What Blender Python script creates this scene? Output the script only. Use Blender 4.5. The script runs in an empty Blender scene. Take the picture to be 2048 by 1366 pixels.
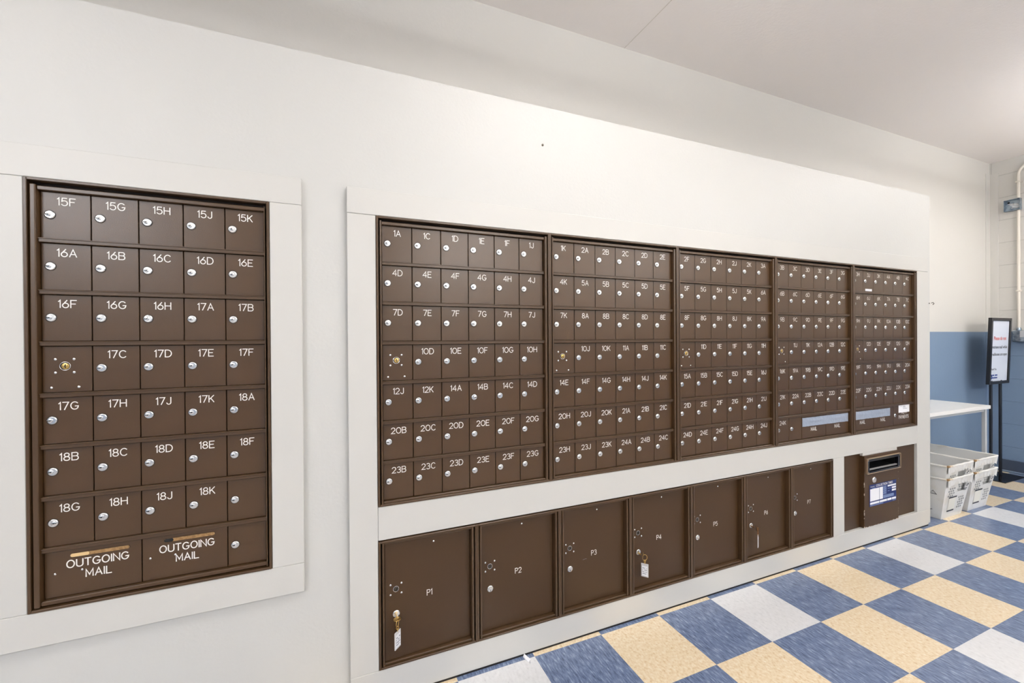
import bpy, bmesh, math, random
from mathutils import Vector, Matrix
random.seed(7)
SC = bpy.context.scene
COL = SC.collection

# ------------------------------------------------------------------ camera, world, lights, exposure
F_PX, YAW, PITCH, ROLL = 843.575, 0.3947, -0.0038, -0.0067
CAM = Vector((0.0, -1.4879, 1.2234))
cy, sy, cp, sp = math.cos(YAW), math.sin(YAW), math.cos(PITCH), math.sin(PITCH)
fwd = Vector((sy*cp, cy*cp, sp)); rgt = Vector((cy, -sy, 0)); upv = rgt.cross(fwd)
cr, sr = math.cos(ROLL), math.sin(ROLL)
r2 = rgt*cr + upv*sr; u2 = upv*cr - rgt*sr
cam = bpy.data.cameras.new('camera'); camo = bpy.data.objects.new('camera', cam); COL.objects.link(camo)
cam.sensor_fit = 'HORIZONTAL'; cam.sensor_width = 36.0; cam.lens = F_PX/2048*36.0
cam.clip_start = 0.02
M = Matrix.Identity(4)
for i in range(3):
    M[i][0] = r2[i]; M[i][1] = u2[i]; M[i][2] = -fwd[i]; M[i][3] = CAM[i]
camo.matrix_world = M
SC.camera = camo

w = bpy.data.worlds.new('world'); SC.world = w; w.use_nodes = True
bg = w.node_tree.nodes['Background']; bg.inputs[0].default_value = (0.9, 0.95, 1, 1); bg.inputs[1].default_value = 0.15

def area(name, loc, sx, sy_, power, col, rot=(0, 0, 0)):
    l = bpy.data.lights.new(name, 'AREA'); l.shape = 'RECTANGLE'; l.size = sx; l.size_y = sy_
    l.energy = power; l.color = col
    o = bpy.data.objects.new(name, l); COL.objects.link(o); o.location = loc; o.rotation_euler = rot
    return o
WARM = (0.99, 1.0, 1.0); COOL = (0.90, 0.94, 1.0)
# fluorescent lamps out of view, hung low for the added uplights: (x, y, half length, half width, watts down, watts up, colour)
LZ = 2.50
LAMPS = [(1.2, -1.25, .6, .15, 5, 50, WARM), (4.65, -1.05, .6, .15, 9, 48, WARM), (-1.7, -1.5, .6, .15, 3, 24, WARM),  # last lamp of this line is added to brighten the upper left wall
         (1.7, -4.35, .6, .18, 54, 54, WARM), (-2.3, -3.6, .6, .25, 80, 40, COOL), (4.4, -4.2, .6, .18, 28, 46, WARM)]  # last lamp of this line is unseen fill light
for (lx, ly, hx, hy, pd, pu, lc) in LAMPS:
    area('lamp_light_down', (lx, ly, LZ-.004), 2*hx-.06, 2*hy-.03, pd, lc)
    area('ceiling_fill_up', (lx, ly, LZ+.084), 2*hx-.06, 2*hy-.03, pu, lc, (math.pi, 0, 0))  # uplight added to brighten the ceiling and back wall
    if ly < -3: area('sheen_fill_side', (lx, ly+hy+.003, LZ+.04), 2*hx-.06, .06, 14, lc, (math.radians(90), 0, 0))   # side light added to strengthen the sheen on the upper doors
SC.view_settings.view_transform = 'Standard'; SC.view_settings.look = 'None'
SC.view_settings.gamma = 1.0; SC.view_settings.use_curve_mapping = False
SC.view_settings.exposure = -0.16

# ------------------------------------------------------------------ materials
def srgb(r, g, b):
    f = lambda c: (c/255/12.92) if c/255 <= .04045 else ((c/255+.055)/1.055)**2.4
    return (f(r), f(g), f(b), 1)
def mat(name, col, rough=.5, metal=0, bump=None, spec=.5, coat=0, var=None):
    m = bpy.data.materials.new(name); m.use_nodes = True
    nt = m.node_tree; p = nt.nodes['Principled BSDF']
    p.inputs['Base Color'].default_value = col; p.inputs['Roughness'].default_value = rough
    p.inputs['Metallic'].default_value = metal; p.inputs['Specular IOR Level'].default_value = spec
    p.inputs['Coat Weight'].default_value = coat
    tc = None
    if bump or var:
        tc = nt.nodes.new('ShaderNodeTexCoord')
    if bump:
        sc_, st, dist = bump
        n = nt.nodes.new('ShaderNodeTexNoise'); n.inputs['Scale'].default_value = sc_; n.inputs['Detail'].default_value = 3
        b = nt.nodes.new('ShaderNodeBump'); b.inputs['Strength'].default_value = st; b.inputs['Distance'].default_value = dist
        nt.links.new(tc.outputs['Object'], n.inputs['Vector'])
        nt.links.new(n.outputs['Fac'], b.inputs['Height']); nt.links.new(b.outputs['Normal'], p.inputs['Normal'])
    if var:
        sc_, col2, lo, hi = var
        n = nt.nodes.new('ShaderNodeTexNoise'); n.inputs['Scale'].default_value = sc_; n.inputs['Detail'].default_value = 4
        r = nt.nodes.new('ShaderNodeValToRGB'); r.color_ramp.elements[0].position = lo; r.color_ramp.elements[1].position = hi
        r.color_ramp.elements[0].color = col; r.color_ramp.elements[1].color = col2
        nt.links.new(tc.outputs['Object'], n.inputs['Vector']); nt.links.new(n.outputs['Fac'], r.inputs['Fac'])
        nt.links.new(r.outputs['Color'], p.inputs['Base Color'])
    return m

WALLC = srgb(200, 199, 195)
CREAM = srgb(212, 209, 203)
BLUE = srgb(122, 143, 168)
m_wall = mat('wall_paint', WALLC, .42, bump=(90, .12, .004), spec=.42)
m_case = mat('casing_paint', srgb(201, 199, 194), .42, bump=(160, .08, .002))
m_ceil = mat('ceiling_paint', srgb(246, 240, 236), .55, bump=(70, .25, .004))
m_back = None
m_brown = mat('brown_enamel', srgb(76, 53, 29), .30, bump=(520, .2, .0012), spec=.6, var=(9, srgb(72, 50, 27), .35, .7))
m_brown_fr = mat('brown_frame_enamel', srgb(76, 55, 34), .32, spec=.55)
m_brown_dk = mat('brown_locker_enamel', srgb(68, 47, 26), .40, bump=(520, .2, .001), spec=.4)
m_inside = mat('dark_cavity', srgb(40, 31, 25), .7)
m_chrome = mat('chrome', (.72, .72, .71, 1), .26, 1)
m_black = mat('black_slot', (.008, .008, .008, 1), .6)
m_brass = mat('brass', srgb(205, 172, 105), .32, 1)
m_brass_old = mat('aged_brass', srgb(150, 110, 72), .4, 1)
m_steel_dk = mat('dark_steel', srgb(95, 88, 78), .35, 1)
m_letter = mat('white_lettering', srgb(236, 232, 226), .5)
m_ptag = mat('tag_plastic', srgb(205, 203, 204), .2)
m_white = mat('white_paper', srgb(236, 236, 240), .6)
m_ink = mat('dark_ink', srgb(45, 48, 60), .6)
m_greyink = mat('grey_ink', srgb(120, 122, 132), .6)
m_red = mat('red_ink', srgb(214, 70, 62), .6)
m_blueink = mat('blue_ink', srgb(40, 66, 140), .6)
m_notice = mat('notice_blue', srgb(10, 40, 104), .45)
m_blk = mat('black_powder_coat', srgb(20, 20, 24), .35)
m_blkgloss = mat('black_gloss', srgb(18, 18, 22), .12)
m_tape = mat('grey_duct_tape', srgb(150, 160, 176), .38, bump=(60, .4, .006))
m_masking = mat('masking_tape', srgb(222, 190, 138), .6)
m_twine = mat('brown_tape', srgb(165, 130, 84), .6, bump=(300, .5, .002), var=(120, srgb(138, 104, 64), .4, .6))
m_tub = mat('white_corrugated_plastic', srgb(226, 226, 224), .42, var=(9, srgb(205, 198, 184), .5, .8))
m_tubrim = mat('tub_rim_plastic', srgb(232, 230, 225), .4, var=(11, srgb(206, 188, 158), .56, .76))
m_tubhole = mat('tub_vent', srgb(142, 146, 147), .7)
m_rust = mat('rust_stain', srgb(150, 118, 78), .7)
m_table = mat('white_laminate', srgb(238, 236, 232), .35)
m_tleg = mat('pale_metal_leg', srgb(186, 189, 192), .4)
m_galv = mat('galvanised_steel', srgb(168, 180, 190), .35, .85, var=(40, srgb(120, 135, 150), .4, .65))
m_cond = mat('painted_conduit', srgb(226, 219, 208), .4)
m_base = mat('vinyl_baseboard', srgb(70, 80, 98), .4)
m_baseshoe = mat('vinyl_toe', srgb(112, 128, 148), .4)
m_housing = mat('lamp_housing', srgb(235, 235, 232), .5)
m_scrap = mat('scrap_paper', srgb(238, 238, 242), .7)
m_wire = mat('white_wire', srgb(230, 230, 228), .5)
m_shade_knock = mat('gap_shade_and_knockout', srgb(30, 27, 25), .8)  # painted shade under the toe board; also the dark knockouts

def two_tone(name, block):
    """paint: blue dado below 1.268 m, cream above; concrete block courses on the end wall"""
    m = bpy.data.materials.new(name); m.use_nodes = True
    nt = m.node_tree; p = nt.nodes['Principled BSDF']; p.inputs['Roughness'].default_value = .42
    tc = nt.nodes.new('ShaderNodeTexCoord'); sx = nt.nodes.new('ShaderNodeSeparateXYZ')
    nt.links.new(tc.outputs['Object'], sx.inputs[0])
    gt = nt.nodes.new('ShaderNodeMath'); gt.operation = 'GREATER_THAN'; gt.inputs[1].default_value = 1.268
    nt.links.new(sx.outputs['Z'], gt.inputs[0])
    mix = nt.nodes.new('ShaderNodeMix'); mix.data_type = 'RGBA'
    mix.inputs['A'].default_value = BLUE; mix.inputs['B'].default_value = CREAM
    nt.links.new(gt.outputs[0], mix.inputs['Factor'])
    bump = nt.nodes.new('ShaderNodeBump'); nz = nt.nodes.new('ShaderNodeTexNoise')
    nt.links.new(tc.outputs['Object'], nz.inputs['Vector'])
    out = mix.outputs['Result']
    if block:
        nz.inputs['Scale'].default_value = 55; nz.inputs['Detail'].default_value = 5
        sub = nt.nodes.new('ShaderNodeMath'); sub.operation = 'SUBTRACT'; sub.inputs[1].default_value = .0215
        nt.links.new(sx.outputs['Z'], sub.inputs[0])
        cb = nt.nodes.new('ShaderNodeCombineXYZ')
        nt.links.new(sx.outputs['Y'], cb.inputs['X']); nt.links.new(sub.outputs[0], cb.inputs['Y'])
        br = nt.nodes.new('ShaderNodeTexBrick')
        br.inputs['Scale'].default_value = 1; br.inputs['Brick Width'].default_value = .41
        br.inputs['Row Height'].default_value = .2055; br.inputs['Mortar Size'].default_value = .004
        br.inputs['Mortar Smooth'].default_value = .6
        br.inputs['Color1'].default_value = (1, 1, 1, 1); br.inputs['Color2'].default_value = (.97, .97, .97, 1)
        br.inputs['Mortar'].default_value = (.84, .84, .84, 1)
        nt.links.new(cb.outputs[0], br.inputs['Vector'])
        mul = nt.nodes.new('ShaderNodeMix'); mul.data_type = 'RGBA'; mul.blend_type = 'MULTIPLY'
        mul.inputs['Factor'].default_value = 1
        nt.links.new(mix.outputs['Result'], mul.inputs['A']); nt.links.new(br.outputs['Color'], mul.inputs['B'])
        out = mul.outputs['Result']
        add = nt.nodes.new('ShaderNodeMath'); add.operation = 'MULTIPLY_ADD'; add.inputs[1].default_value = .35
        nt.links.new(nz.outputs['Fac'], add.inputs[0])
        inv = nt.nodes.new('ShaderNodeMath'); inv.operation = 'SUBTRACT'; inv.inputs[0].default_value = 1
        nt.links.new(br.outputs['Fac'], inv.inputs[1]); nt.links.new(inv.outputs[0], add.inputs[2])
        nt.links.new(add.outputs[0], bump.inputs['Height'])
        bump.inputs['Strength'].default_value = .5; bump.inputs['Distance'].default_value = .006
    else:
        nz.inputs['Scale'].default_value = 70
        nt.links.new(nz.outputs['Fac'], bump.inputs['Height'])
        bump.inputs['Strength'].default_value = .12; bump.inputs['Distance'].default_value = .004
    nt.links.new(bump.outputs['Normal'], p.inputs['Normal'])
    nt.links.new(out, p.inputs['Base Color'])
    return m
m_back = two_tone('two_tone_paint', False)
m_block = two_tone('two_tone_block', True)

def tile_mat(name, cols, stretch, scale):
    m = bpy.data.materials.new(name); m.use_nodes = True
    nt = m.node_tree; p = nt.nodes['Principled BSDF']
    p.inputs['Roughness'].default_value = .28; p.inputs['Coat Weight'].default_value = .25; p.inputs['Coat Roughness'].default_value = .16
    tc = nt.nodes.new('ShaderNodeTexCoord'); mp = nt.nodes.new('ShaderNodeMapping')
    mp.inputs['Scale'].default_value = stretch; mp.inputs['Rotation'].default_value = (0, 0, .12)
    nt.links.new(tc.outputs['Object'], mp.inputs['Vector'])
    n = nt.nodes.new('ShaderNodeTexNoise'); n.inputs['Scale'].default_value = scale; n.inputs['Detail'].default_value = 6; n.inputs['Roughness'].default_value = .62
    nt.links.new(mp.outputs[0], n.inputs['Vector'])
    r = nt.nodes.new('ShaderNodeValToRGB'); el = r.color_ramp.elements
    el[0].position, el[0].color = cols[0]; el[1].position, el[1].color = cols[-1]
    for ps, c in cols[1:-1]:
        e = el.new(ps); e.color = c
    nt.links.new(n.outputs['Fac'], r.inputs['Fac'])
    nt.links.new(r.outputs['Color'], p.inputs['Base Color'])
    return m
m_tblue = tile_mat('blue_vinyl_tile', [(.27, srgb(44, 54, 80)), (.42, srgb(92, 107, 138)), (.56, srgb(116, 132, 163)), (.72, srgb(176, 188, 208))], (120, 22, 1), 1.2)
m_tbeige = tile_mat('beige_vinyl_tile', [(.28, srgb(206, 172, 126)), (.44, srgb(228, 206, 170)), (.58, srgb(236, 219, 190)), (.72, srgb(244, 236, 220))], (70, 48, 1), 1.5)
m_twhite = tile_mat('white_vinyl_tile', [(.26, srgb(192, 191, 192)), (.40, srgb(220, 220, 221)), (.7, srgb(231, 231, 232))], (60, 34, 1), 1.5)

# ------------------------------------------------------------------ mesh helpers
class MB:
    def __init__(s): s.bm = bmesh.new(); s.mi = 0
    def _mark(s, faces):
        for f in faces: f.material_index = s.mi
    def box(s, x0, x1, y0, y1, z0, z1, b=0, seg=1):
        vs = [s.bm.verts.new((x, y, z)) for x in (x0, x1) for y in (y0, y1) for z in (z0, z1)]
        fs = [s.bm.faces.new([vs[i] for i in q]) for q in ((0, 1, 3, 2), (4, 6, 7, 5), (0, 4, 5, 1), (2, 3, 7, 6), (0, 2, 6, 4), (1, 5, 7, 3))]
        s._mark(fs)
        if b:
            ed = list({e for f in fs for e in f.edges})
            r = bmesh.ops.bevel(s.bm, geom=ed, offset=b, segments=seg, profile=.5, affect='EDGES')
            s._mark(r['faces'])
        return s
    def poly(s, pts):
        f = s.bm.faces.new([s.bm.verts.new(p) for p in pts]); s._mark([f]); return s
    def lathe(s, prof, c=(0, 0, 0), axis='y', n=20):
        """profile [(r, h)], h measured towards the viewer (-y) for axis y, up for axis z"""
        rings = []
        for r, h in prof:
            ring = []
            for i in range(n):
                a = 2*math.pi*i/n
                if axis == 'y': q = (c[0]+r*math.cos(a), c[1]-h, c[2]+r*math.sin(a))
                elif axis == 'x': q = (c[0]-h, c[1]+r*math.cos(a), c[2]+r*math.sin(a))
                else: q = (c[0]+r*math.cos(a), c[1]+r*math.sin(a), c[2]+h)
                ring.append(s.bm.verts.new(q))
            rings.append(ring)
        fs = []
        for a, b in zip(rings, rings[1:]):
            for i in range(n): fs.append(s.bm.faces.new((a[i], a[(i+1) % n], b[(i+1) % n], b[i])))
        fs.append(s.bm.faces.new(rings[-1])); fs.append(s.bm.faces.new(rings[0][::-1]))
        s._mark(fs); return s
    def tube(s, pts, r, n=10, closed=False):
        pts = [Vector(p) for p in pts]; N = len(pts); rings = []
        ref = None
        for i, p in enumerate(pts):
            if closed: t = (pts[(i+1) % N]-pts[i-1]).normalized()
            else: t = (pts[min(i+1, N-1)]-pts[max(i-1, 0)]).normalized()
            if ref is None:
                ref = Vector((0, 0, 1)) if abs(t.z) < .9 else Vector((1, 0, 0))
            a = (ref - t*ref.dot(t)).normalized(); ref = a; b = t.cross(a)
            rings.append([s.bm.verts.new(p+a*(r*math.cos(2*math.pi*k/n))+b*(r*math.sin(2*math.pi*k/n))) for k in range(n)])
        fs = []
        for i in range(N if closed else N-1):
            a, b = rings[i], rings[(i+1) % N]
            for k in range(n): fs.append(s.bm.faces.new((a[k], a[(k+1) % n], b[(k+1) % n], b[k])))
        if not closed:
            fs.append(s.bm.faces.new(rings[0][::-1])); fs.append(s.bm.faces.new(rings[-1]))
        s._mark(fs); return s
    def ribbon(s, strokes, wd, y=0.0):
        """flat mitred pen strokes in the xz plane, facing -y; each stroke a hair above the last"""
        h = wd/2
        for k, st in enumerate(strokes):
            p = [st[0]]
            for q in st[1:]:
                if math.hypot(q[0]-p[-1][0], q[1]-p[-1][1]) > 1e-6: p.append(q)
            closed = len(p) > 3 and math.hypot(p[0][0]-p[-1][0], p[0][1]-p[-1][1]) < 1e-6
            if closed: p.pop()
            n = len(p)
            if n < 2: continue
            def dr(a, b):
                L = math.hypot(b[0]-a[0], b[1]-a[1]); return ((b[0]-a[0])/L, (b[1]-a[1])/L)
            L_, R_ = [], []
            for i in range(n):
                d0 = dr(p[i-1], p[i]) if (i > 0 or closed) else None
                d1 = dr(p[i], p[(i+1) % n]) if (i < n-1 or closed) else None
                e = 0
                if d0 is None: d0 = d1; e = -h*.6
                elif d1 is None: d1 = d0; e = h*.6
                nx, nz = -(d0[1]+d1[1]), d0[0]+d1[0]; l = math.hypot(nx, nz) or 1
                nx /= l; nz /= l
                c = max(nx*-d0[1]+nz*d0[0], .45); o = h/c
                bx, bz = p[i][0]+d0[0]*e, p[i][1]+d0[1]*e
                yy = y-k*4e-5
                L_.append(s.bm.verts.new((bx+nx*o, yy, bz+nz*o))); R_.append(s.bm.verts.new((bx-nx*o, yy, bz-nz*o)))
            for i in range(n if closed else n-1):
                j = (i+1) % n
                f = s.bm.faces.new((L_[i], R_[i], R_[j], L_[j])); f.material_index = s.mi
        return s
    def mesh(s, name, mats, smooth=False):
        bmesh.ops.recalc_face_normals(s.bm, faces=s.bm.faces)
        me = bpy.data.meshes.new(name); s.bm.to_mesh(me); s.bm.free()
        for m in (mats if isinstance(mats, (list, tuple)) else [mats]): me.materials.append(m)
        if smooth:
            me.shade_smooth()
            try: me.set_sharp_from_angle(angle=math.radians(40))
            except Exception: pass
        return me
def link(name, me, parent=None, loc=(0, 0, 0), rot=(0, 0, 0)):
    o = bpy.data.objects.new(name, me); COL.objects.link(o)
    o.location = loc; o.rotation_euler = rot
    if parent: o.parent = parent
    return o
def obj(name, mb, mats, parent=None, loc=(0, 0, 0), rot=(0, 0, 0), smooth=False):
    return link(name, mb.mesh(name, mats, smooth), parent, loc, rot)
def tag(o, label, cat, group=None):
    o['label'] = label; o['category'] = cat
    if group: o['group'] = group
    return o
def thing(name, label, cat, loc=(0, 0, 0), rot=(0, 0, 0), group=None):
    return tag(link(name, None, None, loc, rot), label, cat, group)
def struct(name, mb, mats, smooth=False):
    o = obj(name, mb, mats, smooth=smooth); o['kind'] = 'structure'; return o

# ------------------------------------------------------------------ pen-stroke lettering (engraved single stroke)
def arc(cx_, cz_, rx, rz, a0, a1, n=9):
    return [(cx_+rx*math.cos(math.radians(a0+(a1-a0)*i/n)), cz_+rz*math.sin(math.radians(a0+(a1-a0)*i/n))) for i in range(n+1)]
O_ = arc(.39, .5, .39, .5, 90, 450, 20)
GL = {
 '0': (.78, [O_]), 'O': (.8, [O_]),
 '1': (.17, [[(0, .82), (.17, 1), (.17, 0)]]),
 '2': (.62, [arc(.31, .7, .31, .3, 165, -25, 9)+[(0, 0), (.62, 0)]]),
 '3': (.6, [arc(.29, .76, .27, .24, 150, -90, 9), arc(.29, .27, .31, .27, 90, -150, 10)]),
 '4': (.66, [[(.5, 0), (.5, 1), (0, .3), (.66, .3)]]),
 '5': (.62, [[(.56, 1), (.1, 1), (.05, .56)]+arc(.3, .33, .32, .33, 130, -150, 11)]),
 '6': (.62, [[(.46, 1), (.06, .46)], arc(.31, .31, .31, .31, 90, 450, 16)]),
 '7': (.6, [[(0, 1), (.6, 1), (.18, 0)]]),
 '8': (.6, [arc(.3, .76, .25, .24, 90, 450, 14), arc(.3, .26, .3, .26, 90, 450, 16)]),
 '9': (.62, [[(.16, 0), (.56, .54)], arc(.31, .69, .31, .31, 90, 450, 16)]),
 'A': (.72, [[(0, 0), (.36, 1), (.72, 0)], [(.13, .34), (.59, .34)]]),
 'B': (.66, [[(0, 0), (0, 1), (.38, 1)]+arc(.4, .77, .22, .23, 90, -90, 7)+[(0, .54)], [(.4, .54)]+arc(.4, .27, .26, .27, 90, -90, 8)+[(0, 0)]]),
 'C': (.74, [arc(.4, .5, .4, .5, 42, 318, 15)]),
 'D': (.72, [[(0, 0), (0, 1), (.28, 1)]+arc(.28, .5, .44, .5, 90, -90, 11)+[(0, 0)]]),
 'E': (.6, [[(.6, 1), (0, 1), (0, 0), (.6, 0)], [(0, .53), (.5, .53)]]),
 'F': (.58, [[(.58, 1), (0, 1), (0, 0)], [(0, .52), (.48, .52)]]),
 'G': (.78, [arc(.4, .5, .4, .5, 42, 325, 15)+[(.77, .44), (.45, .44)]]),
 'H': (.68, [[(0, 0), (0, 1)], [(.68, 0), (.68, 1)], [(0, .52), (.68, .52)]]),
 'I': (0, [[(0, 0), (0, 1)]]),
 'J': (.48, [[(.48, 1), (.48, .26)]+arc(.24, .26, .24, .26, 0, -170, 8)]),
 'K': (.62, [[(0, 0), (0, 1)], [(.6, 1), (0, .36)], [(.22, .58), (.62, 0)]]),
 'L': (.54, [[(0, 1), (0, 0), (.54, 0)]]),
 'M': (.74, [[(0, 0), (0, 1), (.37, .25), (.74, 1), (.74, 0)]]),
 'N': (.68, [[(0, 0), (0, 1), (.68, 0), (.68, 1)]]),
 'P': (.6, [[(0, 0), (0, 1), (.36, 1)]+arc(.36, .74, .24, .26, 90, -90, 8)+[(0, .48)]]),
 'R': (.62, [[(0, 0), (0, 1), (.36, 1)]+arc(.36, .74, .24, .26, 90, -90, 8)+[(0, .48)], [(.3, .48), (.62, 0)]]),
 'S': (.62, [arc(.32, .76, .28, .24, 30, 260, 9)+arc(.3, .25, .31, .25, 80, -150, 9)]),
 'T': (.64, [[(0, 1), (.64, 1)], [(.32, 1), (.32, 0)]]),
 'U': (.66, [[(0, 1), (0, .3)]+arc(.33, .3, .33, .3, 180, 360, 9)+[(.66, 1)]]),
 'Y': (.68, [[(0, 1), (.34, .48), (.68, 1)], [(.34, .48), (.34, 0)]]),
}
def text_strokes(s, h, cx_=0, z=0, xs=1.0, gap=.23):
    x = 0; out = []
    for ch in s:
        if ch == ' ': x += .5; continue
        wd, st = GL[ch]
        for p in st: out.append([(x+a, b) for a, b in p])
        x += wd+gap
    W = x-gap
    return [[(cx_+(a-W/2)*h*xs, z+b*h) for a, b in p] for p in out]
def letter_obj(parent, s, h, cx_, z, y=-.0006, wd=.0024, xs=1.0, name='number_lettering', m=None):
    mb = MB(); mb.ribbon(text_strokes(s, h, cx_, z, xs), wd, y)
    return obj(name, mb, m or m_letter, parent)
_fc = {}
def font_mesh(txt, size, align='LEFT'):
    cu = bpy.data.curves.new('txt', 'FONT'); cu.body = txt; cu.size = size; cu.align_x = align; cu.offset = size*.012
    o = bpy.data.objects.new('txt', cu); COL.objects.link(o)
    bpy.context.view_layer.update()
    me = bpy.data.meshes.new_from_object(o.evaluated_get(bpy.context.evaluated_depsgraph_get()))
    bpy.data.objects.remove(o); bpy.data.curves.remove(cu)
    return me
def font_obj(name, txt, size, m, parent, x, y, z, align='LEFT', xs=1.0):
    me = font_mesh(txt, size, align); me.materials.clear(); me.materials.append(m)
    o = link(name, me, parent, (x, y, z), (math.pi/2, 0, 0)); o.scale = (xs, 1, 1); return o

# ------------------------------------------------------------------ setting
XL, XR, YB, YF, CEIL = -4.0, 5.6, .42, -5.2, 2.825
T = .3048; TX0, TY0 = .3935, -.2087+.19
mb = MB()
i0, i1 = int(math.floor((XL-TX0)/T)), int(math.ceil((XR-TX0)/T))
for i in range(i0, i1):
    for j in range(-2, 18):           # j counts rows from the wall towards the camera
        xa, xb = max(TX0+i*T, XL), min(TX0+(i+1)*T, XR)
        ya, yb = TY0-j*T, TY0-(j-1)*T
        ya, yb = max(ya, YF), min(yb, YB)
        if yb <= ya: continue
        if (i+j) % 2 == 0: mb.mi = 0
        elif j % 2 == 0: mb.mi = 1
        else: mb.mi = 2 if i % 4 == (0 if j % 4 == 1 else 2) else 1
        mb.poly([(xa, ya, 0), (xb, ya, 0), (xb, yb, 0), (xa, yb, 0)])
# in the photo odd rows hold the light tiles on even columns
for f in mb.bm.faces:
    c = f.calc_center_median(); i = math.floor((c.x-TX0)/T); j = math.floor((TY0-c.y)/T)+1
    light = (i % 2 == 0) if j % 2 == 1 else (i % 2 == 1)
    if not light: f.material_index = 0
    elif j % 2 == 0: f.material_index = 1
    else: f.material_index = 2 if i % 4 == (0 if j % 4 == 1 else 2) else 1
bmesh.ops.remove_doubles(mb.bm, verts=mb.bm.verts, dist=1e-5)
mb.mi = 0
struct('floor', mb, [m_tblue, m_tbeige, m_twhite])
struct('ceiling', MB().box(XL, XR, YF, YB, CEIL, CEIL+.1), m_ceil)
struct('wall_back', MB().box(XL, XR+.1, YB, YB+.1, 0, CEIL), m_back)
struct('wall_right', MB().box(XR, XR+.1, YF, YB, 0, CEIL), m_block)
struct('wall_left', MB().box(XL-.1, XL, YF, YB, 0, CEIL), m_back)
struct('wall_rear', MB().box(XL, XR, YF-.1, YF, 0, CEIL), m_back)

# the mailbox partition: a hollow wall standing in front of the back wall, with openings
PX1, PZ1, PY = 3.612, 2.153, .02
LX0, LX1, LZ0, LZ1 = -.742, -.1885, .5215, 1.6535          # left mailbox unit
RX0, RX1, RZ0, RZ1 = .126, 3.411, .661, 1.6455              # long bank
KX0, KX1, KZ0, KZ1 = .126, 2.561, .108, .5425               # parcel lockers
BX0, BX1, BZ0, BZ1 = 2.663, 3.424, .112, .546               # collection box opening
holes = [(LX0, LX1, LZ0, LZ1), (RX0, RX1, RZ0, RZ1), (KX0, KX1, KZ0, KZ1), (2.80, 3.22, .15, .54)]
xs = sorted({XL, PX1} | {h[0] for h in holes} | {h[1] for h in holes})
zs = sorted({0., PZ1} | {h[2] for h in holes} | {h[3] for h in holes})
mb = MB()
for a, b in zip(xs, xs[1:]):
    run = None
    for c, d in zip(zs, zs[1:]):
        inh = any(h[0]-1e-6 <= a and b <= h[1]+1e-6 and h[2]-1e-6 <= c and d <= h[3]+1e-6 for h in holes)
        if inh:
            if run: mb.box(a, b, PY, PY+.1, run[0], run[1]); run = None
        else: run = (run[0], d) if run else (c, d)
    if run: mb.box(a, b, PY, PY+.1, run[0], run[1])
mb.box(PX1-.08, PX1, PY+.1, YB, 0, PZ1); mb.box(XL, PX1-.08, PY+.1, YB, PZ1-.05, PZ1)
struct('wall_front', mb, m_wall)

# casing boards round the mailboxes
tn = [0]
def board(x0, x1, z0, z1, y0=0.0, y1=PY, b=.0015):
    tn[0] += 1
    return struct('trim_%d' % tn[0], MB().box(x0, x1, y0, y1, z0, z1, b), m_case)
CL = -.0985
board(-1.2, CL, LZ1+.0005, 1.739); board(-1.2, CL, .430, LZ0-.0005)
board(LX1+.0008, CL, LZ0, LZ1); board(-1.2, LX0-.0008, LZ0, LZ1)
CR0, CR1 = .0345, 3.545
board(CR0, CR1, RZ1+.0008, 1.7325); board(CR0, RX0-.0008, .107, RZ1)
board(RX1+.0008, CR1, .107, RZ1)
board(CR0, CR1, .007, KZ0-.0008 if False else .1065)
board(RX0, RX1, KZ1+.004, RZ0-.0008)
board(KX1+.0008, BX0, .1065, KZ1+.004)
board(2.838, 3.187, KZ1-.013, KZ1+.004, -.0005)              # notch board over the collection box
struct('trim_%d' % (tn[0]+1), MB().box(CR0+.002, CR1-.001, .0012, PY, 0, .0068), m_shade_knock); tn[0] += 1   # dark strip painting in the shade under the toe board
# corner cover boards and ceiling joint
struct('trim_%d' % (tn[0]+1), MB().box(5.522, 5.595, .4155, YB, 0, 2.72, .001).box(5.5945, XR, .363, YB, 0, 2.72, .001), m_back); tn[0] += 1
struct('trim_%d' % (tn[0]+1), MB().box(1.474, 1.4775, YF, YB, CEIL-.0012, CEIL+.001), mat('ceiling_joint', srgb(220, 214, 204), .5)); tn[0] += 1
b = struct('baseboard_right', MB().box(5.588, XR, YF, .363, .012, .112, .003), m_base)
obj('toe', MB().box(5.574, XR, YF, .363, 0, .016, .005, 2), m_baseshoe, b)
struct('baseboard_back', MB().box(PX1, 5.521, .41, YB, 0, .112, .003), m_base)

# ------------------------------------------------------------------ mailbox units
COLP, ROWP, RAIL = .1027, .1365, .012
def lock_mesh(r=.0110):
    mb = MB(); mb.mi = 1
    mb.lathe([(r*1.09, -.0002), (r*1.09, .0004)], n=24)  # black ring painted in for the shadow round the lock base
    mb.mi = 0
    mb.lathe([(r, 0), (r, .0014), (r*.93, .0024), (r*.80, .0034), (r*.78, .0034)], n=24)
    mb.lathe([(r*.50, .003), (r*.50, .0048), (r*.42, .0053)], c=(-.0024, 0, 0), n=18)
    mb.mi = 1
    mb.box(-.0075, -.0002, -.0056, -.0030, -.0009, .0009)
    mb.lathe([(.0017, .003), (.0017, .0056)], c=(-.0024, 0, 0), n=10)
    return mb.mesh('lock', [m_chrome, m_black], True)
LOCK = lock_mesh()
def plain_lock():
    mb = MB(); mb.mi = 0
    mb.lathe([(.0125, 0), (.0125, .002), (.0112, .0036), (.0085, .0042)], n=24)
    mb.lathe([(.0062, .004), (.0058, .0052)], c=(0, 0, -.003), n=18)
    mb.mi = 1; mb.box(-.001, .001, -.0056, -.003, -.008, -.0015)
    return mb.mesh('lock', [m_chrome, m_black], True)
PLOCK = plain_lock()
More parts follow.
